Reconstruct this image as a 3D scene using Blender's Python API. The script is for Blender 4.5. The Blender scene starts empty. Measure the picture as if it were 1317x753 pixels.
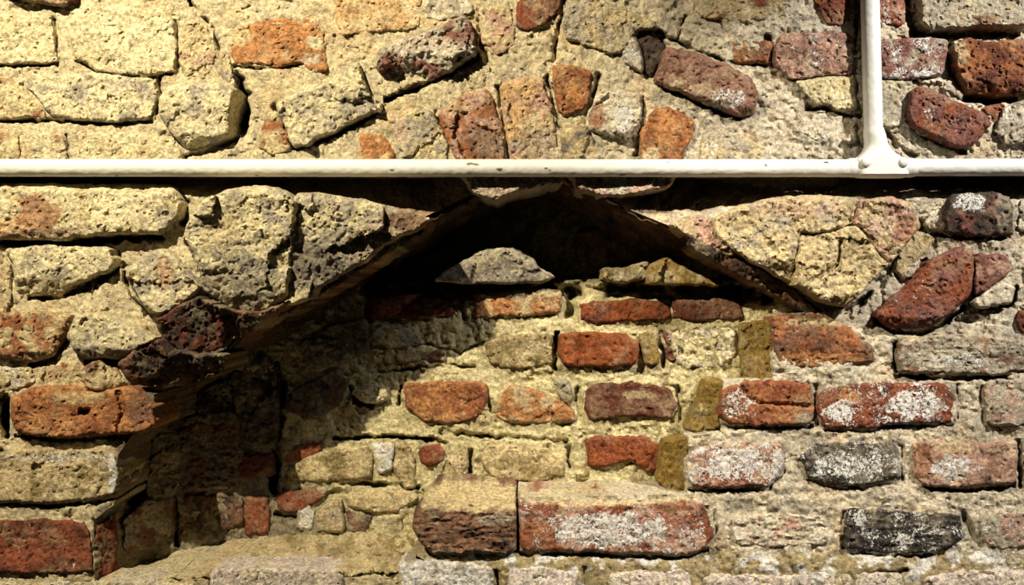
import bpy, math
import numpy as np
from mathutils import Vector
from mathutils.geometry import delaunay_2d_cdt

C = bpy.context.scene.collection
# ---------------------------------------------------------------- measuring
# one photo pixel is 1.5 mm on the wall face; the camera stands 1.6 m off
S, D, CX, CZ, Z0 = 0.0015, 1.6, 658.5, 376.5, 1.35

def world(px, py, dep):
    k = (D + dep) / D
    return np.stack([(px - CX) * S * k, dep, (CZ - py) * S * k + Z0], -1)

# ---------------------------------------------------------------- noise
def _hash(ix, iy, seed):
    h = (ix.astype(np.int64) * 374761393 + iy.astype(np.int64) * 668265263 + seed * 1274126177) & 0xffffffff
    h = ((h ^ (h >> 13)) * 1274126177) & 0xffffffff
    h = (h ^ (h >> 16)) & 0xffffffff
    return h

def gnoise(x, y, seed):
    ix, iy = np.floor(x), np.floor(y)
    fx, fy = x - ix, y - iy
    ux, uy = fx*fx*fx*(fx*(fx*6-15)+10), fy*fy*fy*(fy*(fy*6-15)+10)
    def g(ox, oy):
        a = _hash(ix + ox, iy + oy, seed) * (2*math.pi / 4294967296.0)
        return np.cos(a)*(fx-ox) + np.sin(a)*(fy-oy)
    a, b, c, d = g(0,0), g(1,0), g(0,1), g(1,1)
    return (a + (b-a)*ux + (c-a)*uy + (a-b-c+d)*ux*uy) * 1.5

def fbm(x, y, scale, seed, octs=4, gain=.5):
    v, a, t = 0, 1, 0
    for i in range(octs):
        v = v + a * gnoise(x/scale + 17.3*i, y/scale - 9.1*i, seed + i*31)
        t += a; a *= gain; scale *= .5
    return v / t * 1.4

def worley(x, y, scale, seed):
    """distance to nearest and second nearest feature point and a random value of the nearest cell"""
    X, Y = x/scale, y/scale
    ix, iy = np.floor(X), np.floor(Y)
    f1 = np.full(X.shape, 9.); f2 = f1.copy(); cid = np.zeros(X.shape); sx = cid.copy(); sy = cid.copy()
    for ox in (-1,0,1):
        for oy in (-1,0,1):
            h = _hash(ix+ox, iy+oy, seed); h2 = _hash(ix+ox, iy+oy, seed+77)
            qx = ix+ox + h/4294967296.0; qy = iy+oy + h2/4294967296.0
            d = np.hypot(X-qx, Y-qy)
            n = d < f1
            f2 = np.where(n, f1, np.minimum(f2, d))
            sx = np.where(n, X-qx, sx); sy = np.where(n, Y-qy, sy)
            cid = np.where(n, _hash(ix+ox, iy+oy, seed+131)/4294967296.0, cid)
            f1 = np.where(n, d, f1)
    return f1, f2, cid, sx, sy

def crev(x, y, scale, seed, w):
    """thin wandering hairlines"""
    wx = x + .35*scale*fbm(x, y, scale*.8, seed+1, 3); wy = y + .35*scale*fbm(x, y, scale*.8, seed+2, 3)
    n = gnoise(wx/scale, wy/(scale*.75), seed+3)
    return np.exp(-(n/w)**2) * sstep(-.15, .25, fbm(x, y, scale*1.6, seed+4, 2))

def sstep(a, b, v):
    t = np.clip((v-a)/(b-a), 0, 1)
    return t*t*(3-2*t)

def lin(c):
    c = np.asarray(c, float)/255.
    return np.where(c <= .04045, c/12.92, ((c+.055)/1.055)**2.4)

# ---------------------------------------------------------------- 2-D helpers
def densify(poly, step, seed, jit):
    P = np.array(poly, float)
    # round the corners once (Chaikin), keep it angular
    Q = np.empty((len(P)*2, 2)); N = np.roll(P, -1, 0)
    Q[0::2] = P*.9 + N*.1; Q[1::2] = P*.1 + N*.9
    out = []
    for a, b in zip(Q, np.roll(Q, -1, 0)):
        n = max(1, int(round(np.hypot(*(b-a))/step)))
        for i in range(n): out.append(a + (b-a)*i/n)
    R = np.array(out)
    nx = fbm(R[:,0], R[:,1], 22, seed+5, 4, .65)*jit
    ny = fbm(R[:,0], R[:,1], 22, seed+905, 4, .65)*jit
    R[:,0] += nx; R[:,1] += ny
    return R

def area(R):
    x, y = R[:,0], R[:,1]
    return .5*np.sum(x*np.roll(y,-1) - y*np.roll(x,-1))

def inside(px, py, R):
    c = np.zeros(px.shape, bool)
    for (x0,y0),(x1,y1) in zip(R, np.roll(R,-1,0)):
        if y0 == y1: continue
        m = ((y0 > py) != (y1 > py)) & (px < (x1-x0)*(py-y0)/(y1-y0) + x0)
        c ^= m
    return c

def pdist(px, py, R, closed=True):
    d = np.full(px.shape, 1e9)
    E = np.roll(R,-1,0) if closed else R[1:]
    for a, b in zip(R if closed else R[:-1], E):
        v = b-a; L = v@v
        if L < 1e-9: continue
        t = np.clip(((px-a[0])*v[0] + (py-a[1])*v[1])/L, 0, 1)
        d = np.minimum(d, (px-a[0]-t*v[0])**2 + (py-a[1]-t*v[1])**2)
    return np.sqrt(d)

# ---------------------------------------------------------------- objects
def make_mesh(name, V, F, mat, parent=None, cols=None, smooth=True):
    V = np.asarray(V, float)
    c = (V.min(0)+V.max(0))/2
    me = bpy.data.meshes.new(name)
    me.from_pydata((V-c).tolist(), [], F)
    me.polygons.foreach_set('use_smooth', [smooth]*len(me.polygons))
    for an, arr in (cols or {}).items():
        at = me.attributes.new(an, 'FLOAT_COLOR', 'POINT')
        a = np.ones((len(V),4), np.float32); a[:,:3] = arr
        at.data.foreach_set('color', a.ravel())
    me.materials.append(mat); me.update()
    o = bpy.data.objects.new(name, me); C.objects.link(o)
    o.location = c
    if parent:
        o.parent = parent; o.location = Vector(c) - parent.location
    return o

def thing(name, label, cat, loc):
    o = bpy.data.objects.new(name, None); C.objects.link(o)
    o.empty_display_size = .05; o.location = loc; o['label'] = label; o['category'] = cat
    return o

# ---------------------------------------------------------------- materials
def masonry(name, fine, bump, speck, rough=.92):
    m = bpy.data.materials.new(name); m.use_nodes = True
    nt = m.node_tree; N = nt.nodes; L = nt.links
    b = N['Principled BSDF']; b.inputs['Roughness'].default_value = rough
    b.inputs['Specular IOR Level'].default_value = .25
    pos = N.new('ShaderNodeNewGeometry').outputs['Position']
    tint = N.new('ShaderNodeAttribute'); tint.attribute_name = 'tint'
    ctl = N.new('ShaderNodeAttribute'); ctl.attribute_name = 'ctl'
    sep = N.new('ShaderNodeSeparateColor'); L.new(ctl.outputs['Color'], sep.inputs[0])
    def noise(sc, det=5, ro=.6, dist=0):
        n = N.new('ShaderNodeTexNoise'); n.inputs['Scale'].default_value = sc
        n.inputs['Detail'].default_value = det; n.inputs['Roughness'].default_value = ro
        n.inputs['Distortion'].default_value = dist
        L.new(pos, n.inputs['Vector']); return n.outputs['Fac']
    def math_(op, a, b_=None, c=None):
        n = N.new('ShaderNodeMath'); n.operation = op
        for i, v in enumerate((a, b_, c)):
            if v is None: continue
            if isinstance(v, (int, float)): n.inputs[i].default_value = v
            else: L.new(v, n.inputs[i])
        return n.outputs[0]
    def ramp(v, lo, hi, a=0., b_=1.):
        n = N.new('ShaderNodeMapRange'); n.interpolation_type = 'SMOOTHSTEP'
        L.new(v, n.inputs['Value'])
        for i, q in zip(('From Min','From Max','To Min','To Max'), (lo,hi,a,b_)): n.inputs[i].default_value = q
        return n.outputs['Result']
    def mix(f, a, b_, mode='MIX'):
        n = N.new('ShaderNodeMix'); n.data_type = 'RGBA'; n.blend_type = mode
        for k, v in ((0,f),(6,a),(7,b_)):
            if isinstance(v, (int,float)): n.inputs[k].default_value = v
            elif isinstance(v, tuple): n.inputs[k].default_value = v
            else: L.new(v, n.inputs[k])
        return n.outputs[2]
    # grain of the fired clay / sand: lighter and darker grains of the same hue
    n1 = noise(150, 6, .7); n2 = noise(34, 5, .6, .6); n3 = noise(420, 3, .7)
    g = math_('ADD', ramp(n1, .3, .72, 1-fine, 1+fine), ramp(n2, .3, .7, -.16, .16))
    sc = N.new('ShaderNodeVectorMath'); sc.operation = 'SCALE'
    L.new(tint.outputs['Color'], sc.inputs[0]); L.new(g, sc.inputs['Scale'])
    col = sc.outputs[0]
    # limewash left in flecks
    lf = math_('ADD', math_('MULTIPLY', noise(175, 5, .72, .6), .75), math_('MULTIPLY', noise(300, 3, .7), .25))
    thr = math_('SUBTRACT', .745, math_('MULTIPLY', sep.outputs[0], .36))
    lm = N.new('ShaderNodeMapRange'); lm.interpolation_type = 'SMOOTHSTEP'
    L.new(lf, lm.inputs['Value']); L.new(thr, lm.inputs['From Min'])
    L.new(math_('ADD', thr, .07), lm.inputs['From Max'])
    lime = mix(ramp(n2, .35, .65), (.93,.91,.87,1), (.80,.77,.70,1))
    col = mix(lm.outputs['Result'], col, lime)
    # soot and grit grains
    dk = ramp(noise(210, 4, .75, .5), .60, .70)
    dk = math_('MULTIPLY', dk, math_('ADD', math_('MULTIPLY', sep.outputs[1], .75), speck))
    col = mix(dk, col, (.035,.026,.02,1))
    L.new(col, b.inputs['Base Color'])
    rg = math_('ABSOLUTE', math_('SUBTRACT', noise(85, 4, .55, 1.6), .5))
    rg = ramp(rg, 0., .07)
    h = math_('ADD', math_('MULTIPLY', noise(120, 6, .7, .8), .9), math_('MULTIPLY', n3, .5))
    h = math_('ADD', h, math_('MULTIPLY', rg, .16))
    h = math_('ADD', h, math_('MULTIPLY', lm.outputs['Result'], .12))
    bp = N.new('ShaderNodeBump'); bp.inputs['Strength'].default_value = bump
    bp.inputs['Distance'].default_value = .011
    L.new(h, bp.inputs['Height']); L.new(bp.outputs[0], b.inputs['Normal'])
    return m

MB = masonry('fired_clay', .5, .75, .16)
MS = masonry('lime_mortar', .42, .8, .14)

def paint_mat():
    m = bpy.data.materials.new('white_gloss_paint'); m.use_nodes = True
    nt = m.node_tree; N = nt.nodes; L = nt.links; b = N['Principled BSDF']
    b.inputs['Roughness'].default_value = .38
    t = N.new('ShaderNodeAttribute'); t.attribute_name = 'tint'
    n = N.new('ShaderNodeTexNoise'); n.inputs['Scale'].default_value = 55; n.inputs['Detail'].default_value = 5
    pos = N.new('ShaderNodeNewGeometry').outputs['Position']; L.new(pos, n.inputs['Vector'])
    r = N.new('ShaderNodeMapRange'); L.new(n.outputs['Fac'], r.inputs['Value'])
    r.inputs['From Min'].default_value = .3; r.inputs['From Max'].default_value = .7
    r.inputs['To Min'].default_value = .93; r.inputs['To Max'].default_value = 1.04
    s = N.new('ShaderNodeVectorMath'); s.operation = 'SCALE'
    L.new(t.outputs['Color'], s.inputs[0]); L.new(r.outputs[0], s.inputs['Scale'])
    L.new(s.outputs[0], b.inputs['Base Color'])
    bp = N.new('ShaderNodeBump'); bp.inputs['Strength'].default_value = .25; bp.inputs['Distance'].default_value = .004
    L.new(n.outputs['Fac'], bp.inputs['Height']); L.new(bp.outputs[0], b.inputs['Normal'])
    return m
MP = paint_mat()

# ---------------------------------------------------------------- palette (surface colours)
PAL = dict(cream=(232,216,172), buff=(218,196,148), sand=(208,186,142), pale=(228,214,188), grey=(184,172,150),
           dgrey=(126,116,102), orange=(194,136,86), porange=(220,180,128), red=(148,84,58), bred=(154,84,46),
           dred=(112,64,48), brown=(138,102,78), purple=(156,118,100), pink=(200,160,138), dark=(82,68,58),
           black=(58,52,48), olive=(166,146,100), ochre=(158,128,64), white=(238,232,222), pinkw=(230,212,198),
           rust=(164,106,68), plum=(138,92,80))
# ---------------------------------------------------------------- how deep the masonry lies
def blob(px, py, cx, cy, rx, ry, soft=.5):
    q = np.sqrt(((px-cx)/rx)**2 + ((py-cy)/ry)**2)
    return 1 - sstep(1-soft, 1+soft*.3, q)

def front_depth(px, py):
    """wall face: 0, with the sunk strips over the arch haunches where mortar has fallen out"""
    d = np.zeros(np.shape(px)) + 0.0
    yb = np.interp(px, [0,230,300,380,480,560,590,620,720,790,830,880,930,990,1120,1317],
                       [240,244,243,248,262,284,277,246,240,262,275,276,268,255,252,250])
    yb = yb + 7*fbm(px, py, 26, 611, 4, .6)
    dm = np.interp(px, [0,240,400,560,610,720,800,900,1000,1120,1317],
                       [.034,.042,.065,.075,.028,.028,.068,.080,.066,.055,.046])
    d = d + 1.7*dm*sstep(226,229,py)*np.clip((yb+6-py)/(yb+6-224), 0, 1)
    d = d + .02*blob(px, py, 310, 145, 14, 42, .6)
    # lower band of wall under the ledge leans out a little
    d = d - .012*sstep(705, 735, py)
    return d

def recess_depth(px, py):
    px = np.asarray(px, float); py = np.asarray(py, float)
    back = np.interp(px, [150, 350, 480, 620, 700, 880, 1000], [.26, .26, .20, .14, .128, .09, .055])
    # hollow under the crown of the arch
    hol = (1 - sstep(352, 368, py)) * np.interp(px, [380, 560, 700, 830, 930, 1000], [.07, .09, .10, .09, .02, 0])
    # splayed left jamb
    jamb = np.interp(px, [118, 150, 185, 230, 350], [.0, .05, .13, .20, .262])
    d = np.where(px < 350, jamb, back + hol)
    # sloping floor of the recess
    yj = np.interp(px, [118, 150, 240, 345, 560], [752, 746, 722, 691, 686]); yf = np.interp(px, [118, 150, 345, 560], [754, 748, 738, 734])
    fl = np.maximum(d*(yf-py)/np.maximum(yf-yj, 1.5), -.004)
    d = np.where((px < 560) & (py > yj), np.minimum(d, fl), d)
    d = np.where((px >= 560) & (py > 640), np.minimum(d, .11), d)
    return d

CARR = dict(F=front_depth, R=recess_depth)

# ---------------------------------------------------------------- one brick or stone
def block(kind, parent, poly, c1, c2=None, a2=.4, lime=.15, dirt=.15, prot=.014, rough=.004, facet=0., carr='F',
          tilt=(0,0), under=None, top=None, patch=(), limes=(), thick=.07, edge=4.5, jit=2.8, label=None, seed=None,
          drop=.012, mat=None, strata=0., step=2.1, cracks=(), film_amt=None, zrel=0.):
    global _seed
    _seed += 13
    sd = _seed if seed is None else seed
    q = np.array(poly, float); lo, hi = q.min(0), q.max(0); m_ = (lo+hi)/2
    poly = m_ + (q-m_)*(1 + 3.4/np.maximum(hi-lo, 12))
    R = densify(poly, step, sd, jit)
    if area(R) < 0: R = R[::-1].copy()
    x0, y0 = R.min(0); x1, y1 = R.max(0)
    gx, gy = np.meshgrid(np.arange(x0, x1, step), np.arange(y0, y1, step))
    gx = gx.ravel(); gy = gy.ravel()
    rs = np.random.RandomState(sd)
    gx = gx + rs.uniform(-.7,.7,gx.shape); gy = gy + rs.uniform(-.7,.7,gy.shape)
    k = inside(gx, gy, R); gx, gy = gx[k], gy[k]
    ds = pdist(gx, gy, R); k = ds > step*.55; gx, gy, ds = gx[k], gy[k], ds[k]
    PX = np.concatenate([R[:,0], gx]); PY = np.concatenate([R[:,1], gy]); DS = np.concatenate([np.zeros(len(R)), ds])
    n = len(R)
    vv, ee, ff, ov, oe, of = delaunay_2d_cdt([Vector((a,b)) for a,b in zip(PX,PY)],
                                            [(i,(i+1)%n) for i in range(n)], [], 1, 1e-5)
    if len(vv) != len(PX):
        idx = [o[0] if o else -1 for o in ov]
        P2 = np.array([[v.x,v.y] for v in vv]); PX, PY = P2[:,0], P2[:,1]
        DS = pdist(PX, PY, R)
    # ---- relief, metres towards the viewer
    if carr in ('F','R') and thick <= .12: prot = (max(prot*.62, .0085) if prot > 0 else prot) if prot < .03 else prot*.8
    w, h = x1-x0, y1-y0
    cx, cy = (x0+x1)/2, (y0+y1)/2
    e = edge*(1 + .5*fbm(PX, PY, 30, sd+3, 2))
    t = np.clip(DS/np.maximum(e, 1.5), 0, 1)
    hgt = prot - drop*(1-np.sqrt(np.clip(1-(1-t)**2, 0, 1)))
    hgt = hgt + rough*(1.1*fbm(PX,PY,46,sd+11,3) + .65*fbm(PX,PY,16,sd+12,4,.62) + .55*fbm(PX,PY,6.5,sd+14,2))
    if facet:
        f1,f2,cid,sx,sy = worley(PX + 6*fbm(PX,PY,20,sd+8), PY + 6*fbm(PX,PY,20,sd+9), 44, sd+21)
        hgt = hgt + facet*((cid-.5) + .9*(sx*(cid-.5) + sy*(np.modf(cid*7.3)[0]-.5)))
        f1,f2,cid,sx,sy = worley(PX + 3*fbm(PX,PY,9,sd+8), PY + 3*fbm(PX,PY,9,sd+9), 12, sd+23)
        hgt = hgt + facet*.16*((cid-.5) + 1.2*(sx*(cid-.5) + sy*(np.modf(cid*5.7)[0]-.5)))
    hgt = hgt - .0032*crev(PX,PY,26,sd+17,.09) - .0022*crev(PX,PY,13,sd+27,.12) - .004*sstep(.42,.6,fbm(PX,PY,10,sd+37,3,.6))
    if strata:
        hgt = hgt + strata*fbm(PX*.18, PY, 7, sd+31, 3, .6)
    hgt = hgt + (PX-cx)/w*tilt[0] + (PY-cy)/h*tilt[1]
    wob = 7*fbm(PX, PY, 30, sd+41, 3)
    if under:      # below this line the face turns under
        q = np.clip((PY + wob - (y0+under[0]*h)), 0, None); hgt = hgt - q*S*under[1]
    if top:        # above this line the top face shows
        q = np.clip((y0+top[0]*h) - PY - wob*.4, 0, None); hgt = hgt - q*S*top[1]
    for pl, wd, dp in cracks:
        dd = pdist(PX + 3*fbm(PX,PY,14,sd+51), PY + 3*fbm(PX,PY,14,sd+52), np.array(pl,float), False)
        hgt = hgt - dp*(1-sstep(.3*wd, wd, dd))
    dep = CARR[carr](PX, PY) if isinstance(carr, str) else carr + 0*PX
    F3 = world(PX, PY, dep - hgt)
    if zrel: F3[:,2] += zrel*(fbm(PX,PY*2.2,40,sd+95,4,.6) + .5*fbm(PX,PY*2,9,sd+96,3) - .8*crev(PX,PY*2,40,sd+97,.08))
    # ---- colour of the material itself
    if film_amt is None: film_amt = .3 if c1 in ('red','dred','bred','rust','plum','black','dark','orange','ochre') else .7
    A = lin(PAL[c1]); B = lin(PAL[c2 or c1])
    msk = sstep(.5-.16, .5+.16, .5 + .62*fbm(PX,PY,30,sd+61,4,.6) + (a2-.5)) if c2 else 0*PX
    T = A*(1-msk)[:,None] + B*msk[:,None]
    T = T*(1 + .10*fbm(PX,PY,60,sd+66,2))[:,None]
    film = .6*sstep(.0,.5,fbm(PX,PY,44,sd+68,5,.62)) * film_amt      # thin skin of lime dust
    T = T*(1-film)[:,None] + lin(PAL['cream'])*film[:,None]
    for (qx,qy,rx,ry,cn,st) in patch:
        q = np.sqrt(((PX-qx)/rx)**2+((PY-qy)/ry)**2) + .42*fbm(PX,PY,18,sd+71,4,.6)
        mk = (1-sstep(.78,1.08,q))*st
        T = T*(1-mk)[:,None] + lin(PAL[cn])*mk[:,None]
    K = np.zeros((len(PX),3)); K[:,0] = lime*(1+.7*fbm(PX,PY,28,sd+81,3)); K[:,1] = dirt
    for (qx,qy,rx,ry,st) in limes:
        q = np.sqrt(((PX-qx)/rx)**2+((PY-qy)/ry)**2) + .35*fbm(PX,PY,20,sd+83,3)
        K[:,0] = np.maximum(K[:,0], st*(1-sstep(.6,1.1,q)))
    K = np.clip(K, 0, 1.3)
    # ---- sides and back: the brick goes on into the wall
    loop = list(range(n))
    V = [F3]; TT = [T]; KK = [K]; F = [tuple(f) for f in ff]
    # make faces look at the viewer (-y)
    a,b,c = (F3[i] for i in F[0][:3])
    if np.cross(b-a, c-a)[1] > 0: F = [f[::-1] for f in F]
    base = F3[:n]; prev = list(range(n)); off = len(F3)
    ctr = base.mean(0)
    for dy, gro in ((.008,1.004),(.025,1.0),(.5*thick+.012,.99),(thick,.97)):
        rg = base.copy(); rg[:,0] = ctr[0]+(rg[:,0]-ctr[0])*gro; rg[:,2] = ctr[2]+(rg[:,2]-ctr[2])*gro
        rg[:,1] = np.maximum(base[:,1]+dy, base[:,1]) + (.3*rough*fbm(R[:,0]*1.0,R[:,1],9,sd+91) if dy < thick else 0)
        V.append(rg); TT.append(T[:n]); KK.append(K[:n])
        cur = list(range(off, off+n)); off += n
        for i in range(n):
            j = (i+1)%n; F.append((prev[i],prev[j],cur[j],cur[i]))
        prev = cur
    F.append(tuple(prev))
    V = np.concatenate(V); TT = np.concatenate(TT); KK = np.concatenate(KK)
    o = make_mesh(kind, V, F, mat or MB, parent, dict(tint=TT, ctl=KK))
    fixn(o)
    if label: o['label'] = label
    return o
_seed = 100

import bmesh
def fixn(o):
    bm = bmesh.new(); bm.from_mesh(o.data)
    bmesh.ops.recalc_face_normals(bm, faces=bm.faces)
    bm.to_mesh(o.data); bm.free()
    o.data.set_sharp_from_angle(angle=math.radians(50))
# ================================================================ THE WALL FACE
wall = thing('old_masonry', 'weathered old brick and stone masonry in lime mortar, patched and whitewashed, around the arched recess', 'brickwork', (0, 0, Z0-.56))
def W(poly, c1, c2=None, kind='brick', **k): return block(kind, wall, poly, c1, c2, **k)

# --- upper left
W([(10,-24),(97,-24),(97,3),(75,6),(33,-1),(10,-4)], 'dred','sand', prot=.03, rough=.004)
W([(-18,18),(63,20),(68,33),(73,77),(63,80),(-18,82)], 'cream','buff', prot=.016, lime=.1)
W([(93,12),(150,8),(210,12),(222,27),(227,56),(224,91),(199,96),(160,95),(126,91),(96,73),(90,43)], 'cream','buff', a2=.25, prot=.022, lime=.1, label='large square cream brick face')
W([(229,56),(239,28),(264,30),(279,60),(273,96),(246,106),(237,100),(232,76)], 'buff','pink', a2=.3, prot=.012, facet=.006)
W([(280,66),(292,63),(300,96),(295,108),(282,103),(276,86)], 'sand','grey', prot=.012)
W([(296,55),(305,35),(330,27),(376,21),(406,27),(417,43),(420,66),(421,90),(396,91),(386,80),(356,87),(330,82),(303,83),(298,70)], 'orange','buff', a2=.22, prot=.012, lime=.08, patch=[(305,45,16,16,'buff',.8),(405,55,12,10,'cream',.9),(400,75,14,8,'pale',.6)], label='orange brick with cream mortar smears')
W([(-18,98),(20,103),(35,116),(53,133),(63,150),(-18,152)], 'buff','rust', a2=.2, prot=.014)
W([(38,97),(66,96),(140,96),(198,102),(202,123),(193,151),(160,156),(68,151),(54,131),(36,113)], 'cream','grey', a2=.42, prot=.02, lime=.2, facet=.004, cracks=[([(140,125),(150,140),(146,150)],3,.006)])
W([(206,126),(213,113),(239,107),(286,110),(306,115),(304,130),(294,153),(292,176),(252,196),(239,200),(234,186),(216,163),(206,146)], 'cream','grey', a2=.4, prot=.04, lime=.2, facet=.006, edge=10, under=(.72,1.0), label='cream stone jutting out beside a dark hole', kind='stone')
W([(343,146),(355,143),(370,172),(373,192),(350,200),(330,186)], 'buff','rust', a2=.4, prot=.012, kind='stone')
W([(-18,170),(25,171),(24,212),(-18,212)], 'buff','rust', a2=.45, prot=.01)
W([(40,172),(84,175),(86,212),(40,212)], 'cream','rust', a2=.2, prot=.012)
W([(100,172),(160,170),(225,178),(236,204),(234,214),(100,214)], 'cream','buff', prot=.014)
W([(433,-20),(542,-20),(541,36),(516,38),(476,42),(440,46),(431,20)], 'porange','buff', a2=.3, prot=.01, lime=.08, label='pale orange brick')
W([(546,-14),(600,-14),(610,15),(585,24),(556,25),(546,22)], 'pale','grey', prot=.014, lime=.25)
W([(355,133),(393,115),(423,106),(440,90),(460,80),(466,100),(476,123),(489,131),(489,139),(453,156),(396,184),(380,187),(373,179),(366,159)], 'cream','grey', a2=.5, prot=.034, lime=.25, facet=.012, rough=.006, edge=5, kind='stone', label='rough grey-cream stone tilted along the arch')
W([(486,66),(522,50),(560,36),(596,20),(606,33),(612,70),(582,90),(562,100),(503,126),(496,123),(493,100),(484,83)], 'plum','grey', a2=.5, prot=.042, lime=.45, dirt=.3, facet=.018, rough=.008, under=(.45,.55), edge=5, patch=[(545,60,45,18,'pale',.7)], kind='stone', label='dark ragged stone with white crust along its top')
W([(622,15),(655,2),(664,40),(660,60),(640,72),(620,55)], 'pink','sand', a2=.5, prot=.012, lime=.2)
W([(665,5),(680,-14),(723,-14),(722,8),(703,30),(682,40),(666,36)], 'brown','red', a2=.45, prot=.02, lime=.08, label='red-brown brick')
W([(729,7),(770,3),(800,13),(832,23),(846,36),(820,40),(806,60),(800,70),(766,62),(730,50),(724,33)], 'sand','grey', a2=.5, prot=.022, lime=.2, dirt=.2, facet=.006, kind='stone')
W([(806,42),(816,45),(824,62),(826,92),(816,88),(800,78)], 'grey','pale', prot=.02, lime=.6, kind='stone')
W([(815,38),(833,36),(846,46),(856,60),(849,80),(836,99),(828,92),(821,66)], 'dark','grey', a2=.15, prot=-.004, lime=.05, dirt=.35, label='dark broken brick end')
W([(856,62),(886,66),(926,80),(965,99),(975,123),(969,146),(949,148),(916,133),(866,113),(843,106)], 'purple','brown', a2=.35, prot=.035, lime=.05, dirt=.2, edge=6, under=(.75,.6), limes=[(935,125,32,20,.75)], label='long purplish brick with a white patch at its end')
W([(893,-14),(1018,-14),(1018,25),(950,27),(893,22)], 'sand','red', a2=.38, prot=.014, lime=.45)
W([(940,52),(962,50),(992,55),(990,80),(945,80)], 'rust','dred', a2=.45, prot=.008, lime=.12, dirt=.3, label='small dark orange brick end')
# --- upper right
W([(996,62),(1007,44),(1087,40),(1098,53),(1098,96),(1047,99),(1017,101),(997,80)], 'pink','purple', a2=.55, prot=.022, lime=.48, dirt=.2)
W([(1036,-14),(1093,-14),(1093,31),(1063,32),(1053,14)], 'red','dred', a2=.4, prot=.014, lime=.3, label='dark red brick')
W([(1112,-14),(1161,-14),(1163,33),(1112,30)], 'red','pink', a2=.4, prot=.014, lime=.4, limes=[(1140,15,8,30,.7)])
W([(1185,-14),(1330,-14),(1330,32),(1246,33),(1200,39),(1188,33)], 'grey','sand', a2=.3, prot=.04, lime=.3, under=(.88,1), patch=[(1270,25,18,8,'brown',.8)], label='grey brick overhanging a black joint')
W([(1112,55),(1193,47),(1219,53),(1216,80),(1209,98),(1160,103),(1112,96)], 'plum','grey', a2=.3, prot=.024, lime=.6, dirt=.3)
W([(1228,60),(1246,50),(1272,55),(1332,50),(1332,120),(1299,123),(1240,116),(1231,83)], 'rust','dred', a2=.42, prot=.034, lime=.08, dirt=.2, facet=.008, under=(.72,.5), patch=[(1236,66,12,16,'sand',.7),(1275,105,35,8,'dred',.6)], label='chipped orange-red brick above a black hole')
W([(1022,106),(1053,100),(1100,99),(1102,146),(1080,143),(1067,133),(1047,136),(1037,123)], 'cream','buff', prot=.026, lime=.15, facet=.006, under=(.8,.8))
W([(1035,150),(1070,145),(1101,152),(1101,182),(1050,180),(1020,168)], 'pale','plum', a2=.3, prot=.018, lime=.5, facet=.012, kind='stone')
W([(1112,103),(1173,103),(1170,133),(1163,163),(1112,163)], 'grey','pale', a2=.4, prot=.014, lime=.15)
W([(1180,102),(1228,102),(1238,120),(1236,128),(1205,112),(1182,108)], 'pale','grey', prot=.012, lime=.2)
W([(1173,119),(1183,112),(1200,116),(1226,130),(1266,146),(1273,160),(1259,180),(1240,190),(1200,176),(1176,163),(1168,150)], 'plum','red', a2=.35, prot=.036, lime=.2, dirt=.15, edge=7, limes=[(1195,146,10,20,.65),(1240,158,26,14,.55)], label='tilted purplish red brick with white flecks')
W([(1262,140),(1292,132),(1290,160),(1276,164)], 'red','dred', prot=.012, lime=.1)
W([(1286,150),(1296,136),(1332,123),(1332,186),(1290,184),(1278,168)], 'grey','pale', a2=.4, prot=.026, lime=.5, facet=.008)
# --- middle left
W([(-18,238),(213,238),(223,243),(233,260),(229,280),(200,301),(160,299),(113,302),(80,308),(-18,306)], 'cream','buff', a2=.3, prot=.046, lime=.2, facet=.005, rough=.005, under=(.82,.5), patch=[(48,275,30,26,'rust',.75),(10,295,40,14,'orange',.6),(70,300,50,8,'brown',.6),(215,285,16,20,'grey',.7)], label='long cream brick with red patches below the pipe')
W([(8,322),(50,316),(140,320),(147,340),(130,353),(100,363),(80,377),(47,380),(22,377),(18,340)], 'cream','grey', a2=.3, prot=.034, lime=.25, under=(.62,.6), facet=.005)
W([(-18,330),(2,325),(14,340),(15,380),(8,405),(-18,405)], 'sand','brown', a2=.4, prot=.018)
W([(-18,406),(40,402),(90,406),(92,416),(63,460),(37,465),(8,460),(-18,455)], 'buff','rust', a2=.55, prot=.034, lime=.1, dirt=.2, under=(.8,.8), facet=.008)
W([(50,478),(62,466),(100,464),(118,478),(114,500),(52,500)], 'buff','rust', a2=.35, prot=.012, facet=.008, kind='stone')
W([(-18,470),(40,474),(46,492),(8,506),(-18,506)], 'buff','pale', prot=.010, facet=.008, kind='stone')
W([(16,513),(40,500),(98,498),(120,507),(156,500),(174,500),(196,520),(199,549),(181,556),(145,558),(83,562),(22,556),(15,534)], 'rust','orange', a2=.5, prot=.036, lime=.12, dirt=.12, edge=6, patch=[(100,512,40,9,'buff',.6),(180,528,20,26,'brown',.85)], cracks=[([(105,529),(111,530)],5,.03),([(152,505),(158,530),(150,556)],4,.008)], label='bright orange brick at the left springing of the arch', thick=.12)
W([(-18,585),(44,580),(123,580),(145,585),(154,607),(145,636),(123,640),(73,647),(-18,645)], 'sand','olive', a2=.35, prot=.026, lime=.18, dirt=.15, limes=[(70,588,95,9,.75),(146,610,10,34,.85)], cracks=[([(44,600),(48,602)],5,.02)], label='buff brick with a white limewashed rim', thick=.12)
W([(-18,672),(60,669),(109,672),(116,687),(118,712),(118,737),(-18,737)], 'red','dred', a2=.4, prot=.022, lime=.12, dirt=.2, limes=[(110,676,10,8,.6),(25,705,10,10,.5)], label='dark red brick at the lower left corner', thick=.12)
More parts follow.
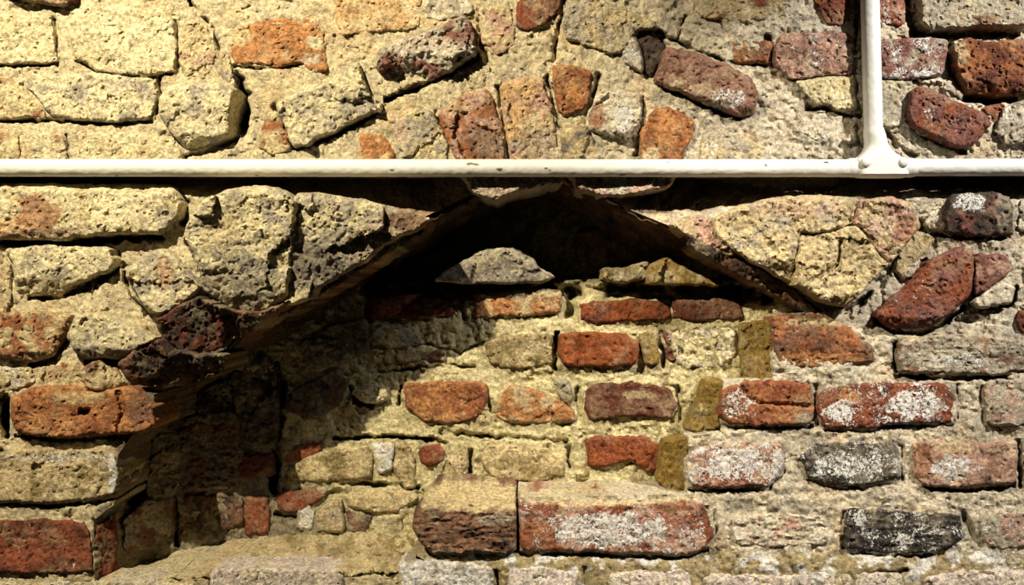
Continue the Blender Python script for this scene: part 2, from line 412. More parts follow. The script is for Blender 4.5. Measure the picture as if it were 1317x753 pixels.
# --- middle right
W([(1156,250),(1172,244),(1200,248),(1196,268),(1180,276)], 'grey','pale', a2=.5, prot=.012, lime=.35, kind='stone')
W([(1188,285),(1203,258),(1214,255),(1216,298),(1200,296)], 'pale','cream', prot=.012, lime=.2, kind='stone')
W([(1216,280),(1223,250),(1249,243),(1279,246),(1299,257),(1302,303),(1253,303),(1219,300)], 'dark','plum', a2=.35, prot=.042, lime=.25, dirt=.3, under=(.52,.35), limes=[(1250,262,30,17,.85)], patch=[(1290,270,10,30,'grey',.6)], label='dark brick end with white crust on its upper half')
W([(1312,255),(1332,250),(1332,300),(1308,296)], 'pale','grey', prot=.014)
W([(1158,320),(1180,297),(1203,306),(1190,325),(1165,360),(1152,350)], 'sand','ochre', a2=.3, prot=.01, lime=.25, facet=.01, kind='stone')
W([(1127,403),(1173,363),(1196,336),(1239,318),(1250,323),(1251,370),(1231,396),(1200,418),(1173,423),(1143,421)], 'plum','red', a2=.5, prot=.042, lime=.4, dirt=.25, rough=.005, under=(.86,.8), limes=[(1210,365,35,30,.45)], label='large tilted red brick in the right haunch')
W([(1255,328),(1292,329),(1302,346),(1276,370),(1254,378)], 'plum','pink', a2=.35, prot=.036, lime=.32, dirt=.2, label='red brick fragment beside the large tilted red brick')
W([(1250,388),(1285,363),(1306,370),(1299,390),(1262,396)], 'pale','grey', a2=.3, prot=.034, lime=.3, edge=5, kind='stone')
W([(1308,402),(1332,400),(1332,428),(1310,426)], 'dred','red', prot=.014, lime=.1)
W([(1158,440),(1186,436),(1213,430),(1332,440),(1332,475),(1276,482),(1160,478),(1154,460)], 'grey','brown', a2=.35, prot=.024, lime=.4, dirt=.2, strata=.004, limes=[(1235,464,50,14,.7)], label='grey brick streaked with white')
W([(994,410),(1020,406),(1070,408),(1093,426),(1120,443),(1123,466),(1087,468),(1047,473),(997,471)], 'rust','brown', a2=.5, prot=.026, lime=.12, dirt=.3, under=(.62,.3), patch=[(1050,462,70,12,'orange',.7),(1035,438,40,14,'dred',.55),(1060,415,50,6,'sand',.7)], label='orange-brown brick under the right end of the arch')
# --- lower right
W([(928,502),(950,494),(987,490),(1041,495),(1047,523),(1041,545),(990,547),(943,546),(925,534)], 'rust','red', a2=.45, prot=.024, lime=.22, dirt=.2, limes=[(950,522,26,26,.75)], cracks=[([(950,496),(975,520),(1046,522)],3.5,.008)], patch=[(1036,540,14,10,'grey',.7)], label='orange brick split by a crack')
W([(1055,503),(1081,500),(1096,493),(1219,494),(1227,513),(1223,543),(1140,545),(1121,551),(1060,549),(1052,525)], 'red','dred', a2=.45, prot=.024, lime=.55, dirt=.15, limes=[(1078,530,26,20,.85),(1180,520,50,26,.85)], patch=[(1092,512,13,14,'orange',.8)], label='red brick blotched with white limewash')
W([(1268,490),(1332,488),(1332,546),(1270,547),(1266,516)], 'pink','grey', a2=.55, prot=.02, lime=.4, patch=[(1280,535,10,10,'plum',.6)])
W([(884,590),(914,572),(987,571),(1006,574),(1008,597),(994,620),(987,625),(914,627),(890,625),(882,608)], 'pink','red', a2=.45, prot=.024, lime=.7, dirt=.2, limes=[(945,592,48,26,.85),(1000,600,14,30,.9)], patch=[(952,614,20,8,'red',.8)], label='white-crusted red brick')
W([(1030,585),(1045,573),(1107,569),(1154,574),(1156,614),(1107,625),(1070,623),(1038,614)], 'black','dgrey', a2=.5, prot=.02, lime=.62, dirt=.4, rough=.005, limes=[(1095,600,45,20,.8)], label='grey brick flecked with white')
W([(1174,574),(1205,567),(1270,571),(1306,567),(1306,622),(1241,627),(1190,623),(1176,614)], 'pink','purple', a2=.4, prot=.024, lime=.25, dirt=.2, limes=[(1228,602,40,22,.85)], patch=[(1186,595,12,26,'rust',.6),(1288,595,18,26,'purple',.5),(1230,575,30,8,'sand',.7)], label='pinkish brown brick with a grey-white centre')
W([(1318,572),(1334,570),(1334,622),(1319,620)], 'pink','grey', prot=.014)
W([(943,665),(987,661),(1060,665),(1067,683),(1063,701),(987,705),(945,700)], 'pink','pale', a2=.6, prot=.012, lime=.5, strata=.005, label='pale pinkish brick half hidden by limewash')
W([(1088,661),(1092,654),(1132,657),(1233,663),(1239,694),(1212,708),(1150,712),(1114,708),(1089,705)], 'black','dgrey', a2=.3, prot=.022, lime=.6, dirt=.5, strata=.004, label='blackened brick with white flecks')
W([(1256,666),(1332,658),(1332,702),(1280,707),(1262,690)], 'grey','pink', a2=.4, prot=.016, lime=.5, dirt=.25)
# --- bottom course, thick with old paint
W([(272,736),(290,731),(430,733),(440,745),(440,775),(272,775)], 'pinkw','pale', prot=.016, lime=.3, dirt=.02, label='brick painted pinkish white')
W([(515,724),(560,720),(632,728),(640,775),(515,775)], 'grey','white', a2=.55, prot=.012, lime=.5, patch=[(545,735,12,14,'white',1),(590,745,30,10,'white',1)])
W([(652,735),(690,728),(742,738),(745,775),(652,775)], 'pinkw','white', prot=.014, lime=.3, dirt=.02)
W([(785,737),(886,732),(890,775),(785,775)], 'pinkw','pale', prot=.014, lime=.3, dirt=.02)
W([(905,740),(1046,741),(1048,775),(905,775)], 'pinkw','pale', prot=.010, lime=.3, dirt=.02)
W([(1060,742),(1092,737),(1160,738),(1164,775),(1060,775)], 'pinkw','pale', prot=.016, lime=.3, dirt=.02)
W([(1190,742),(1240,733),(1332,735),(1332,775),(1190,775)], 'pinkw','pale', prot=.016, lime=.3, dirt=.02)
W([(-18,752),(100,748),(250,750),(256,775),(-18,775)], 'pale','buff', prot=.012, lime=.4)

# --- the courses run on past the picture on both sides
_rc = [('cream','buff'),('sand','rust'),('rust','sand'),('pale','grey'),('buff','cream'),('red','brown')]
for _i, (_a, _b) in enumerate([(-60,15),(28,88),(100,156),(168,222),(240,306),(318,384),(402,468),(500,560),(582,646),(668,736)]):
    _o = 26 if _i % 2 else 0
    W([(-200+_o,_a),(-34+_o*.3,_a+2),(-32+_o*.3,_b),(-198+_o,_b-2)], *_rc[_i % 6], prot=.02, lime=.2)
for _i, (_a, _b) in enumerate([(-50,28),(52,112),(128,186),(250,304),(330,400),(438,478),(488,548),(570,626),(658,706)]):
    _o = 30 if _i % 2 else 0
    W([(1346+_o*.3,_a),(1500+_o,_a-2),(1502+_o,_b),(1347+_o*.3,_b)], *[('pink','grey'),('red','pink'),('grey','pale')][_i % 3], prot=.02, lime=.45)

# ================================================================ THE ARCH
arch = thing('brick_arch', 'rough low pointed arch of tilted bricks and stones spanning the dark recess behind the pipe', 'arch', (0, 0, Z0-.05))
def A_(poly, c1, c2=None, kind='arch_brick', **k): return block(kind, arch, poly, c1, c2, **k)
A_([(463,172),(493,171),(506,196),(508,222),(460,222)], 'orange','porange', a2=.4, prot=.014, lime=.08, label='small orange arch brick')
A_([(506,156),(536,139),(556,143),(569,170),(576,186),(574,222),(515,222)], 'buff','grey', a2=.5, prot=.018, lime=.4, facet=.008, patch=[(516,170,10,20,'pink',.5)])
A_([(563,146),(596,123),(626,116),(636,133),(647,166),(649,222),(594,222),(576,180)], 'rust','pink', a2=.45, prot=.022, lime=.28, dirt=.25, facet=.01, patch=[(625,185,24,24,'dgrey',.55),(590,140,20,10,'sand',.5)], label='reddish arch brick with a grey foot')
A_([(643,110),(670,99),(697,103),(706,126),(714,160),(716,222),(660,222),(652,170)], 'porange','pink', a2=.4, prot=.018, lime=.4, dirt=.2, facet=.008, patch=[(690,185,30,28,'grey',.6)])
A_([(710,86),(736,85),(760,93),(759,123),(750,140),(727,150),(718,140)], 'rust','orange', a2=.5, prot=.024, lime=.14, dirt=.12, label='bright orange-red arch brick at the crown')
A_([(722,158),(748,148),(762,170),(770,200),(764,222),(724,222)], 'sand','dgrey', a2=.45, prot=.012, lime=.3, facet=.012, kind='stone')
A_([(756,146),(770,123),(793,116),(824,123),(824,150),(810,180),(786,176),(760,166)], 'pale','brown', a2=.3, prot=.024, lime=.4, dirt=.2, facet=.010, limes=[(802,150,18,22,.85)], patch=[(768,150,10,20,'rust',.7),(800,174,16,7,'dark',.5)], label='arch brick with white crust and a rust-brown edge')
A_([(826,166),(843,140),(860,138),(892,156),(892,173),(879,196),(874,222),(823,222)], 'rust','orange', a2=.45, prot=.026, lime=.12, dirt=.15, facet=.006, patch=[(838,198,12,10,'cream',.7)], label='orange-brown arch brick right of the crown')
A_([(905,173),(925,166),(960,178),(988,192),(995,222),(895,222)], 'sand','grey', a2=.5, prot=.014, lime=.5)
# crown stones just under the pipe
A_([(585,214),(660,216),(724,218),(722,236),(700,240),(664,246),(640,256),(606,246)], 'grey','pink', a2=.35, carr=-.004, prot=.012, tilt=(0,.022), lime=.6, dirt=.3, facet=.010, kind='stone', thick=.16)
A_([(726,216),(800,218),(872,222),(862,240),(830,246),(782,252),(745,244)], 'pink','grey', a2=.5, carr=-.004, prot=.012, tilt=(0,.022), lime=.6, dirt=.2, facet=.010, kind='stone', thick=.16)
# left haunch
A_([(163,353),(186,326),(213,320),(232,340),(259,370),(246,380),(229,393),(206,404),(189,399),(173,373)], 'cream','grey', a2=.5, prot=.036, lime=.35, facet=.012, edge=5, patch=[(212,350,12,24,'orange',.5)], thick=.14)
A_([(96,409),(123,403),(146,409),(180,430),(198,436),(178,446),(156,462),(133,459),(113,461),(93,449),(88,430)], 'cream','grey', a2=.45, prot=.04, lime=.35, facet=.012, under=(.75,.9), thick=.14, kind='stone')
A_([(240,292),(262,257),(299,243),(340,240),(366,246),(378,262),(374,300),(372,340),(366,382),(330,405),(299,403),(279,383),(264,376),(258,353),(252,326),(238,305)], 'cream','grey', a2=.42, prot=.06, lime=.3, dirt=.25, facet=.020, rough=.005, edge=3, tilt=(.03,-.05), kind='arch_stone', thick=.14, patch=[(305,365,56,38,'dgrey',.6),(285,300,30,24,'sand',.6)], limes=[(315,345,45,40,.5)], under=(.84,.7), drop=.007, label='big rough cream and grey stone of the left haunch')  # grey patch paints shading on the stone's lower half
A_([(374,262),(386,250),(413,250),(463,257),(516,270),(552,282),(540,294),(506,308),(488,318),(466,338),(416,364),(398,383),(368,392),(372,330)], 'cream','grey', a2=.55, prot=.062, lime=.25, dirt=.4, facet=.024, rough=.005, edge=3, tilt=(.015,-.05), kind='arch_stone', thick=.14, patch=[(520,285,34,14,'brown',.8),(410,345,60,34,'dgrey',.7),(480,312,40,20,'brown',.45)], drop=.007, label='long jagged grey-buff stone next to the big left haunch stone')  # dark patches paint shading into the lower part of this stone
A_([(200,412),(232,393),(256,383),(276,394),(288,420),(287,448),(262,458),(236,452),(212,438)], 'dred','dark', a2=.55, prot=.03, lime=.12, dirt=.4, facet=.016, tilt=(0,-.07), thick=.14, label='dark red-brown broken brick below the left haunch')
A_([(152,468),(178,448),(205,438),(216,458),(206,486),(166,490)], 'brown','dark', a2=.5, prot=.03, lime=.15, dirt=.35, facet=.016, tilt=(0,-.05), thick=.14)
A_([(206,466),(222,450),(250,458),(286,456),(290,474),(246,496),(206,496)], 'brown','dark', a2=.6, prot=.02, lime=.2, dirt=.35, facet=.016, tilt=(0,-.07), thick=.14, kind='arch_stone')
A_([(100,478),(124,462),(150,472),(164,492),(140,502),(112,500)], 'sand','brown', a2=.4, prot=.022, lime=.2, facet=.012, kind='stone')
# right haunch
A_([(862,288),(889,277),(916,283),(918,303),(950,325),(936,330),(900,312),(878,302)], 'pink','sand', a2=.5, prot=.05, lime=.35, facet=.012, thick=.12)
A_([(918,283),(940,270),(990,255),(1053,252),(1105,256),(1098,289),(1060,299),(1028,300),(1025,330),(1020,364),(987,346),(950,325),(920,305)], 'sand','grey', a2=.35, prot=.052, lime=.28, dirt=.15, facet=.012, rough=.006, edge=5, under=(.75,.55), kind='arch_stone', thick=.14, patch=[(1020,268,60,14,'pink',.4)], drop=.007, label='broad buff stone of the right haunch')
A_([(1029,303),(1060,301),(1100,291),(1110,300),(1130,330),(1143,340),(1103,380),(1083,394),(1055,385),(1040,372),(1023,364),(1027,332)], 'sand','buff', a2=.4, prot=.056, lime=.22, dirt=.12, facet=.012, rough=.006, edge=4, kind='arch_stone', thick=.14, cracks=[([(1082,312),(1078,340),(1045,362)],4,.012)], under=(.82,.6), drop=.007, label='buff stone with a crack at the right end of the arch')
A_([(1106,258),(1146,253),(1173,263),(1183,290),(1166,313),(1145,338),(1131,327),(1112,298),(1100,288)], 'pink','sand', a2=.45, prot=.056, lime=.42, dirt=.15, facet=.008, rough=.006, edge=4, thick=.14, patch=[(1165,300,20,20,'rust',.5)], drop=.007, label='pinkish brick ending the right haunch')
A_([(258,386),(300,400),(335,402),(372,386),(346,410),(304,446),(284,448),(276,410)], 'brown','dark', a2=.55, prot=.03, lime=.12, dirt=.3, facet=.014, tilt=(0,-.10), kind='arch_stone', thick=.13)
A_([(556,284),(508,306),(466,338),(416,364),(374,390),(352,410),(382,400),(432,370),(482,340),(544,302)], 'brown','dark', a2=.55, carr=.02, prot=.03, lime=.08, dirt=.3, facet=.01, tilt=(0,-.08), edge=3, kind='arch_stone', thick=.13)
A_([(884,300),(940,330),(985,348),(1020,367),(1052,388),(1066,404),(1030,400),(985,374),(935,347),(886,318)], 'brown','dark', a2=.5, carr=.02, prot=.03, lime=.08, dirt=.3, facet=.01, tilt=(0,-.08), edge=3, kind='arch_stone', thick=.10)
# ================================================================ THE RECESS
rec = thing('recess_infill', 'rough brick and mortar infill at the back of the arched recess, half in shadow', 'brickwork', (0, .12, Z0-.5))
def N_(poly, c1, c2=None, kind='brick', **k):
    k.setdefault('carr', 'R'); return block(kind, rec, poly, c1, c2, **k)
# left jamb, dark
N_([(192,563),(232,553),(290,527),(308,538),(312,582),(305,629),(232,632),(207,625),(196,603)], 'dgrey','brown', a2=.35, prot=.014, lime=.15, dirt=.3, rough=.006, label='sooty grey brick of the left jamb')  # plain dark grey and brown brick colour, no soot layer
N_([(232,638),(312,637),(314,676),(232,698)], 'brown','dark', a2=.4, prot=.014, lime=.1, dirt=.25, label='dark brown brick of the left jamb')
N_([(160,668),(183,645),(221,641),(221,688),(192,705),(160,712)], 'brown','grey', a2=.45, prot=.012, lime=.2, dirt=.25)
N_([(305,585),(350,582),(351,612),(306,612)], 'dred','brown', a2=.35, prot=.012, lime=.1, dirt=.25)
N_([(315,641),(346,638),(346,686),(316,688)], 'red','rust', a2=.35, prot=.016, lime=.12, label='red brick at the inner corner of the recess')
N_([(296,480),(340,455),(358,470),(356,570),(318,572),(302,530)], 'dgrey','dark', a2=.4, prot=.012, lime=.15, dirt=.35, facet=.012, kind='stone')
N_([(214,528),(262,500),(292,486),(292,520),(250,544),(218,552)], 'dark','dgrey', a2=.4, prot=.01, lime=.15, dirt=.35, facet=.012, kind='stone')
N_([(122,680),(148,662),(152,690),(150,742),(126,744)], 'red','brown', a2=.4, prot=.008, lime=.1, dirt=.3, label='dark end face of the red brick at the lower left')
# shadowed upper left
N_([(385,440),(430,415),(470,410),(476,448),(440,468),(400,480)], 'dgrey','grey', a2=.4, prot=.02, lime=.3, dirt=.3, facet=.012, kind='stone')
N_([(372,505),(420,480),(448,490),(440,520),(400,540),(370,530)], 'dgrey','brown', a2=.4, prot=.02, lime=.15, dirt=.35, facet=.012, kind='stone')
N_([(476,416),(516,413),(549,442),(503,449),(479,436)], 'grey','sand', a2=.4, prot=.014, lime=.2, dirt=.2, facet=.006, kind='stone')
N_([(500,458),(520,450),(575,452),(572,464),(520,468)], 'brown','olive', a2=.4, prot=.014, lime=.1)
# stones under the crown
N_([(556,361),(582,343),(622,323),(660,319),(680,330),(693,343),(714,357),(690,363),(600,364)], 'grey','dgrey', a2=.4, carr=.085, prot=.0, lime=.3, dirt=.25, facet=.012, edge=5, thick=.16, kind='stone', label='grey stone in the hollow under the crown')
N_([(776,346),(803,344),(832,336),(836,358),(806,363),(776,360)], 'olive','grey', a2=.5, carr=.085, prot=.0, lime=.3, dirt=.3, facet=.012, edge=4, thick=.16, kind='stone')
N_([(836,346),(859,333),(876,343),(899,353),(932,366),(866,366),(836,364)], 'ochre','buff', a2=.5, carr=.045, prot=.0, lime=.15, dirt=.15, facet=.012, edge=4, thick=.14, kind='stone', label='ochre stone wedged under the right of the arch')
N_([(740,300),(790,290),(836,310),(836,334),(780,342),(744,344)], 'dark','brown', a2=.5, prot=.02, lime=.05, dirt=.3, facet=.01, kind='stone')
# course below the slot
N_([(476,382),(530,382),(583,384),(585,406),(536,410),(476,410)], 'red','dred', a2=.5, prot=.02, lime=.1, dirt=.3, label='dark red brick in shadow at the left of the slot')
N_([(612,378),(660,374),(685,373),(720,375),(720,404),(660,406),(612,410)], 'orange','sand', a2=.45, prot=.022, lime=.15, dirt=.15, label='pale orange brick under the crown')
N_([(745,388),(770,389),(813,386),(861,390),(861,411),(799,413),(770,416),(746,410)], 'bred','dred', a2=.4, prot=.022, lime=.08, dirt=.2, label='long red brick under the slot')
N_([(864,386),(949,386),(958,411),(864,411)], 'dred','brown', a2=.5, prot=.018, lime=.1, dirt=.3)
N_([(622,440),(660,432),(708,430),(711,469),(660,474),(632,470)], 'olive','sand', a2=.4, prot=.022, lime=.1, dirt=.12, label='olive-buff brick')
N_([(721,432),(740,429),(803,431),(820,440),(818,468),(776,471),(726,469),(718,452)], 'bred','rust', a2=.35, prot=.03, lime=.06, dirt=.12, edge=4, cracks=[([(745,431),(744,469)],4,.006)], label='vivid orange-red brick in the middle of the recess')
N_([(821,430),(844,427),(848,468),(830,469)], 'olive','ochre', a2=.4, prot=.024, lime=.1, edge=3, label='narrow olive brick end')
N_([(860,432),(898,416),(945,425),(948,458),(920,474),(872,470)], 'cream','grey', a2=.4, prot=.018, lime=.4, facet=.02, rough=.008, kind='stone')
N_([(856,428),(872,424),(876,462),(860,466)], 'plum','grey', a2=.5, prot=.01, lime=.3, facet=.01, kind='stone')
# next course
N_([(520,498),(533,493),(624,493),(627,513),(620,534),(584,545),(548,542),(522,524)], 'rust','orange', a2=.5, prot=.026, lime=.1, dirt=.1, edge=5, patch=[(612,515,16,24,'red',.7)], cracks=[([(575,500),(600,520),(620,510)],3,.005)], label='orange brick with a redder right end')
N_([(632,530),(648,505),(660,498),(693,504),(714,511),(738,531),(738,542),(696,544),(650,543)], 'orange','sand', a2=.45, prot=.022, lime=.12, facet=.01, label='broken orange-buff brick')
N_([(756,502),(769,494),(816,494),(863,502),(870,520),(863,538),(805,534),(758,540),(752,520)], 'dred','brown', a2=.45, prot=.026, lime=.12, dirt=.25, patch=[(820,508,20,6,'sand',.7)], label='dark red-brown brick')
N_([(452,505),(480,493),(498,500),(497,515),(470,518)], 'cream','buff', prot=.03, lime=.2, edge=5, kind='stone')
N_([(714,492),(730,490),(738,512),(732,524),(718,510)], 'grey','olive', prot=.02, lime=.2, facet=.01, kind='stone')
# next course
N_([(370,603),(402,585),(471,571),(479,589),(475,614),(439,618),(377,620)], 'olive','buff', a2=.5, prot=.026, lime=.1, dirt=.12, edge=6)
N_([(368,575),(410,570),(415,580),(385,594),(367,597)], 'red','brown', a2=.4, prot=.016, lime=.2, dirt=.2)
N_([(476,573),(507,571),(504,604),(487,610)], 'white','cream', a2=.4, prot=.024, lime=.4, kind='stone', label='white stone between buff bricks')
N_([(509,571),(528,576),(533,600),(533,625),(520,628),(506,606)], 'buff','olive', a2=.4, prot=.022, lime=.2, kind='stone')
N_([(539,580),(548,574),(566,574),(573,585),(569,596),(552,600),(541,595)], 'red','dred', a2=.3, prot=.022, lime=.08, edge=5, label='small round red brick fragment')
N_([(571,596),(598,574),(602,600),(591,616),(566,620)], 'sand','olive', a2=.4, prot=.02, lime=.25, facet=.01, kind='stone')
N_([(620,585),(632,571),(660,573),(700,578),(724,586),(727,612),(690,620),(640,616),(622,603)], 'olive','buff', a2=.5, prot=.022, lime=.12, dirt=.12, label='olive-buff brick above the loose brick')
N_([(754,567),(776,562),(830,563),(841,572),(856,574),(852,600),(834,607),(809,592),(780,601),(756,600)], 'red','bred', a2=.45, prot=.026, lime=.08, dirt=.15, edge=5, label='red-brown brick with an eaten-away lower edge')
N_([(738,610),(756,607),(757,619),(740,621)], 'olive','dark', a2=.3, prot=.016, kind='stone')
# lowest course of the infill
N_([(355,636),(402,627),(417,640),(402,649),(377,661),(359,654)], 'red','dred', a2=.45, prot=.024, lime=.15, dirt=.2, label='dark red broken brick')
N_([(382,656),(398,650),(405,664),(400,682),(384,680)], 'white','grey', a2=.45, prot=.02, lime=.5, kind='stone')
N_([(406,660),(425,645),(440,640),(441,684),(406,684)], 'sand','grey', a2=.4, prot=.02, lime=.3, facet=.012, kind='stone')
N_([(442,636),(526,632),(538,643),(504,661),(450,654)], 'buff','porange', a2=.35, prot=.028, lime=.12, edge=5)
N_([(444,658),(480,664),(470,684),(446,684)], 'brown','dgrey', a2=.5, prot=.012, lime=.3, facet=.012, kind='stone')
N_([(484,664),(516,662),(518,688),(480,688)], 'cream','olive', a2=.4, prot=.016, lime=.2, facet=.008, kind='stone')
# ochre plaster left on the toothed right jamb
def tooth(poly, t): return N_(poly, 'ochre','olive', kind='plaster_patch', carr=.045, a2=.35, prot=.02, tilt=t, lime=.06, dirt=.4, edge=3, strata=0, rough=.007, facet=.006, thick=.06, label='ochre plaster left on the toothed jamb')
tooth([(951,418),(994,412),(996,488),(953,490)], (.055,0))
tooth([(880,552),(896,520),(906,492),(930,490),(924,535),(928,548),(900,556)], (.055,0))
tooth([(852,570),(884,564),(886,590),(880,634),(862,634),(846,618),(850,590)], (.055,0))

# the sloping mortar ledge on the floor of the recess
ledge = block('mortar_ledge', None, [(150,744),(238,719),(300,700),(350,690),(430,688),(518,688),(552,712),(510,738),(400,740),(300,742),(200,746)], 'buff','olive', a2=.35, carr='R', prot=.018, zrel=.007, facet=.006, lime=.15, dirt=.4, strata=.011, rough=.009, edge=4, mat=MS, thick=.05, patch=[(300,722,60,10,'brown',.6),(480,715,60,10,'sand',.7),(520,700,24,14,'ochre',.6)], cracks=[([(250,716),(330,705),(400,709),(470,702),(540,706)],2.5,.008),([(400,716),(450,713),(520,718)],2.5,.006)])
ledge['label'] = 'buff sloping mortar ledge along the foot of the recess, left of the loose brick'; ledge['category'] = 'ledge'

def lb_depth(px, py): return .115*(1-sstep(616, 662, py))**1.0 - .012
CARR['L'] = lb_depth
loose = block('loose_brick', None, [(534,660),(546,640),(562,620),(612,618),(662,619),(663,660),(662,711),(600,711),(560,712),(544,700),(532,678)], 'brown','dark', a2=.35, carr='L', prot=.012, zrel=.003, lime=.12, dirt=.25, strata=.007, edge=4, jit=1.5, thick=.10, patch=[(610,638,75,22,'buff',.95),(640,668,30,8,'grey',.6)], label=None)
loose['label'] = 'loose dark brown brick with a buff top jutting from the foot of the recess'; loose['category'] = 'brick'
def bb_depth(px, py): return .075*(1-sstep(624, 656, py + (px-670)*.03)) - .006
CARR['B'] = bb_depth
big = block('sill_brick', None, [(668,638),(690,628),(780,630),(880,638),(905,652),(917,690),(905,706),(880,714),(800,711),(745,709),(673,709),(669,690)], 'red','pink', a2=.5, carr='B', prot=.012, lime=.5, zrel=.002, dirt=.2, edge=5, jit=2, thick=.10, limes=[(785,682,95,30,.86),(890,690,30,22,.7)], patch=[(690,690,26,24,'rust',.75),(780,638,120,14,'buff',.9),(870,670,40,8,'red',.6)], label=None)
big['label'] = 'long reddish brick crusted with white, right of the loose brick'; big['category'] = 'brick'
# ================================================================ MORTAR BEDS
HOLE = np.array([(165,500),(200,497),(240,480),(290,458),(330,408),(400,378),(463,332),(503,303),(546,288),(600,262),(650,243),(690,236),
  (725,241),(800,275),(862,300),(930,328),(990,352),(1030,386),(1060,402),(1000,405),(994,414),(994,488),(930,492),(927,556),(886,562),(884,636),
  (668,640),(668,712),(530,712),(548,722),(500,744),(240,746),(122,758),(120,670),(146,650),(148,640),(152,585),(170,560),(198,552),(198,508)], float)

HOLE[2:18,1] -= 9
# open joints and cracks: (points, half width px, depth m)
JOINTS = [
 ([(226,28),(228,95)],4,.02),([(70,25),(76,82)],5,.018),([(0,84),(60,83),(78,78)],4,.018),([(98,78),(130,95),(190,99),(222,94)],3,.02),
 ([(0,154),(60,156),(130,158),(195,156)],4,.03),([(18,118),(32,110),(36,118)],4,.02),([(204,100),(203,150)],4,.02),
 ([(305,100),(318,130),(312,160),(298,178)],9,.06),([(238,203),(262,196),(300,180)],5,.05),([(243,0),(256,20),(272,34),(284,68),(300,98),(306,108)],3.5,.03),
 ([(86,176),(86,204)],3,.02),([(300,86),(356,89),(388,82)],3,.02),([(352,136),(365,158),(378,188)],4,.02),([(380,190),(420,178),(474,150),(490,138)],5,.05),
 ([(498,128),(560,103),(612,76)],5,.05),([(430,44),(432,90)],3,.01),([(616,10),(620,60),(632,90)],5,.02),([(724,2),(716,52),(712,82)],4,.02),
 ([(560,145),(576,182)],4,.02),([(640,112),(650,166),(654,204)],4,.02),([(704,100),(716,150),(720,166)],4,.02),([(770,98),(762,124)],4,.025),([(826,125),(824,160),(818,200)],4,.02),
 ([(832,34),(860,48),(890,62),(930,78)],4,.03),([(846,108),(880,124),(930,146),(950,152)],4,.03),([(880,20),(876,40),(868,52)],2.5,.02),([(940,80),(985,84)],4,.03),
 ([(986,50),(996,75),(998,95)],6,.03),([(1100,0),(1102,90)],4,.02),([(1166,0),(1176,40),(1182,44)],8,.05),([(1190,44),(1250,42),(1330,40)],7,.06),([(1222,60),(1226,110)],5,.03),
 ([(1232,118),(1262,128),(1300,128)],9,.08),([(1040,140),(1060,140),(1090,150),(1105,150)],5,.04),([(1130,104),(1210,103)],3,.02),([(1166,112),(1164,150),(1176,170),(1210,186),(1240,196)],4,.03),
 ([(1140,170),(1155,190),(1175,200)],6,.025),([(0,312),(90,312),(160,306),(205,306)],6,.06),([(226,246),(238,262),(232,286)],7,.06),([(40,384),(80,382),(130,360),(150,345)],5,.04),([(150,325),(160,345)],5,.03),
 ([(0,410),(5,440)],6,.05),([(94,420),(66,464),(40,470)],5,.05),([(112,466),(135,468),(150,466)],6,.05),([(160,350),(170,380),(190,405)],4,.03),([(240,310),(262,350),(268,385)],4,.04),
 ([(4,515),(8,560)],8,.08),([(20,561),(80,566),(150,563)],3,.03),([(0,648),(60,651),(130,646),(150,640)],3,.03),([(0,580),(5,585)],3,.02),([(118,500),(124,480)],5,.03),
 ([(1186,290),(1168,318),(1148,345),(1110,388),(1090,400)],6,.05),([(1182,292),(1200,300),(1216,304)],4,.04),([(1220,306),(1300,306)],3,.02),([(1150,345),(1158,362),(1172,360),(1190,336)],5,.04),
 ([(1128,412),(1145,426),(1175,428),(1205,422),(1240,396)],6,.05),([(1254,380),(1262,398),(1300,392),(1308,370)],4,.04),([(1152,440),(1152,478)],4,.03),([(1155,484),(1220,486),(1290,486)],5,.05),
 ([(1049,495),(1051,545)],3,.02),([(925,548),(990,551),(1044,549)],3,.03),([(1060,553),(1120,555),(1140,549),(1224,547)],3,.03),([(1231,495),(1232,540)],2.5,.02),([(1262,495),(1264,545)],3,.02),
 ([(886,630),(914,631),(990,629),(1010,605)],3,.03),([(1160,575),(1160,615)],4,.03),([(1040,618),(1070,628),(1110,629),(1155,618)],3,.03),([(1190,627),(1240,631),(1304,626)],4,.04),([(1310,570),(1312,625)],5,.05),
 ([(1086,660),(1086,706)],3,.02),([(1090,710),(1150,716),(1212,713)],3,.03),([(1242,665),(1252,690),(1262,702)],5,.03),([(670,713),(745,713),(880,718),(910,708)],4,.035),([(920,660),(922,700)],2.5,.015),
 ([(640,735),(640,753)],4,.03),([(752,730),(752,753)],4,.02),([(1110,738),(1165,735)],4,.03),([(270,740),(270,753)],4,.02),
]
RJOINTS = [
 ([(470,372),(560,371),(660,369),(760,368),(860,369),(950,372),(985,384)],9,.05),([(480,375),(600,374),(740,375),(860,376),(960,377)],13,.075),([(732,374),(732,402)],11,.06),([(590,380),(598,408)],5,.02),
 ([(715,428),(714,474)],5,.05),([(476,380),(474,412)],5,.04),([(852,428),(854,470)],4,.03),([(358,470),(364,500),(358,560),(352,630)],7,.07),([(350,625),(360,575)],5,.05),
 ([(430,565),(500,562),(560,566),(574,572)],4,.045),([(568,556),(600,560),(640,562),(700,566),(728,570)],4,.03),([(514,498),(516,520),(526,530)],4,.03),([(452,500),(456,516),(480,522)],4,.03),
 ([(576,598),(572,618)],4,.03),([(604,580),(604,612)],4,.03),([(440,622),(500,624),(540,628)],4,.04),([(420,640),(440,632)],5,.04),([(355,660),(380,666)],4,.03),([(872,500),(876,540)],5,.04),
 ([(730,575),(734,600)],5,.03),([(660,620),(664,650)],5,.05),([(225,640),(228,700)],4,.05),([(155,570),(180,600),(172,650),(160,670)],14,.06),([(200,530),(240,520),(300,480)],8,.03),
 ([(490,480),(560,470),(610,472)],3,.02),([(540,440),(590,455),(620,440)],3,.02),([(560,690),(545,700)],4,.02),([(625,500),(632,530)],3,.02),([(742,500),(746,535)],4,.02),
]
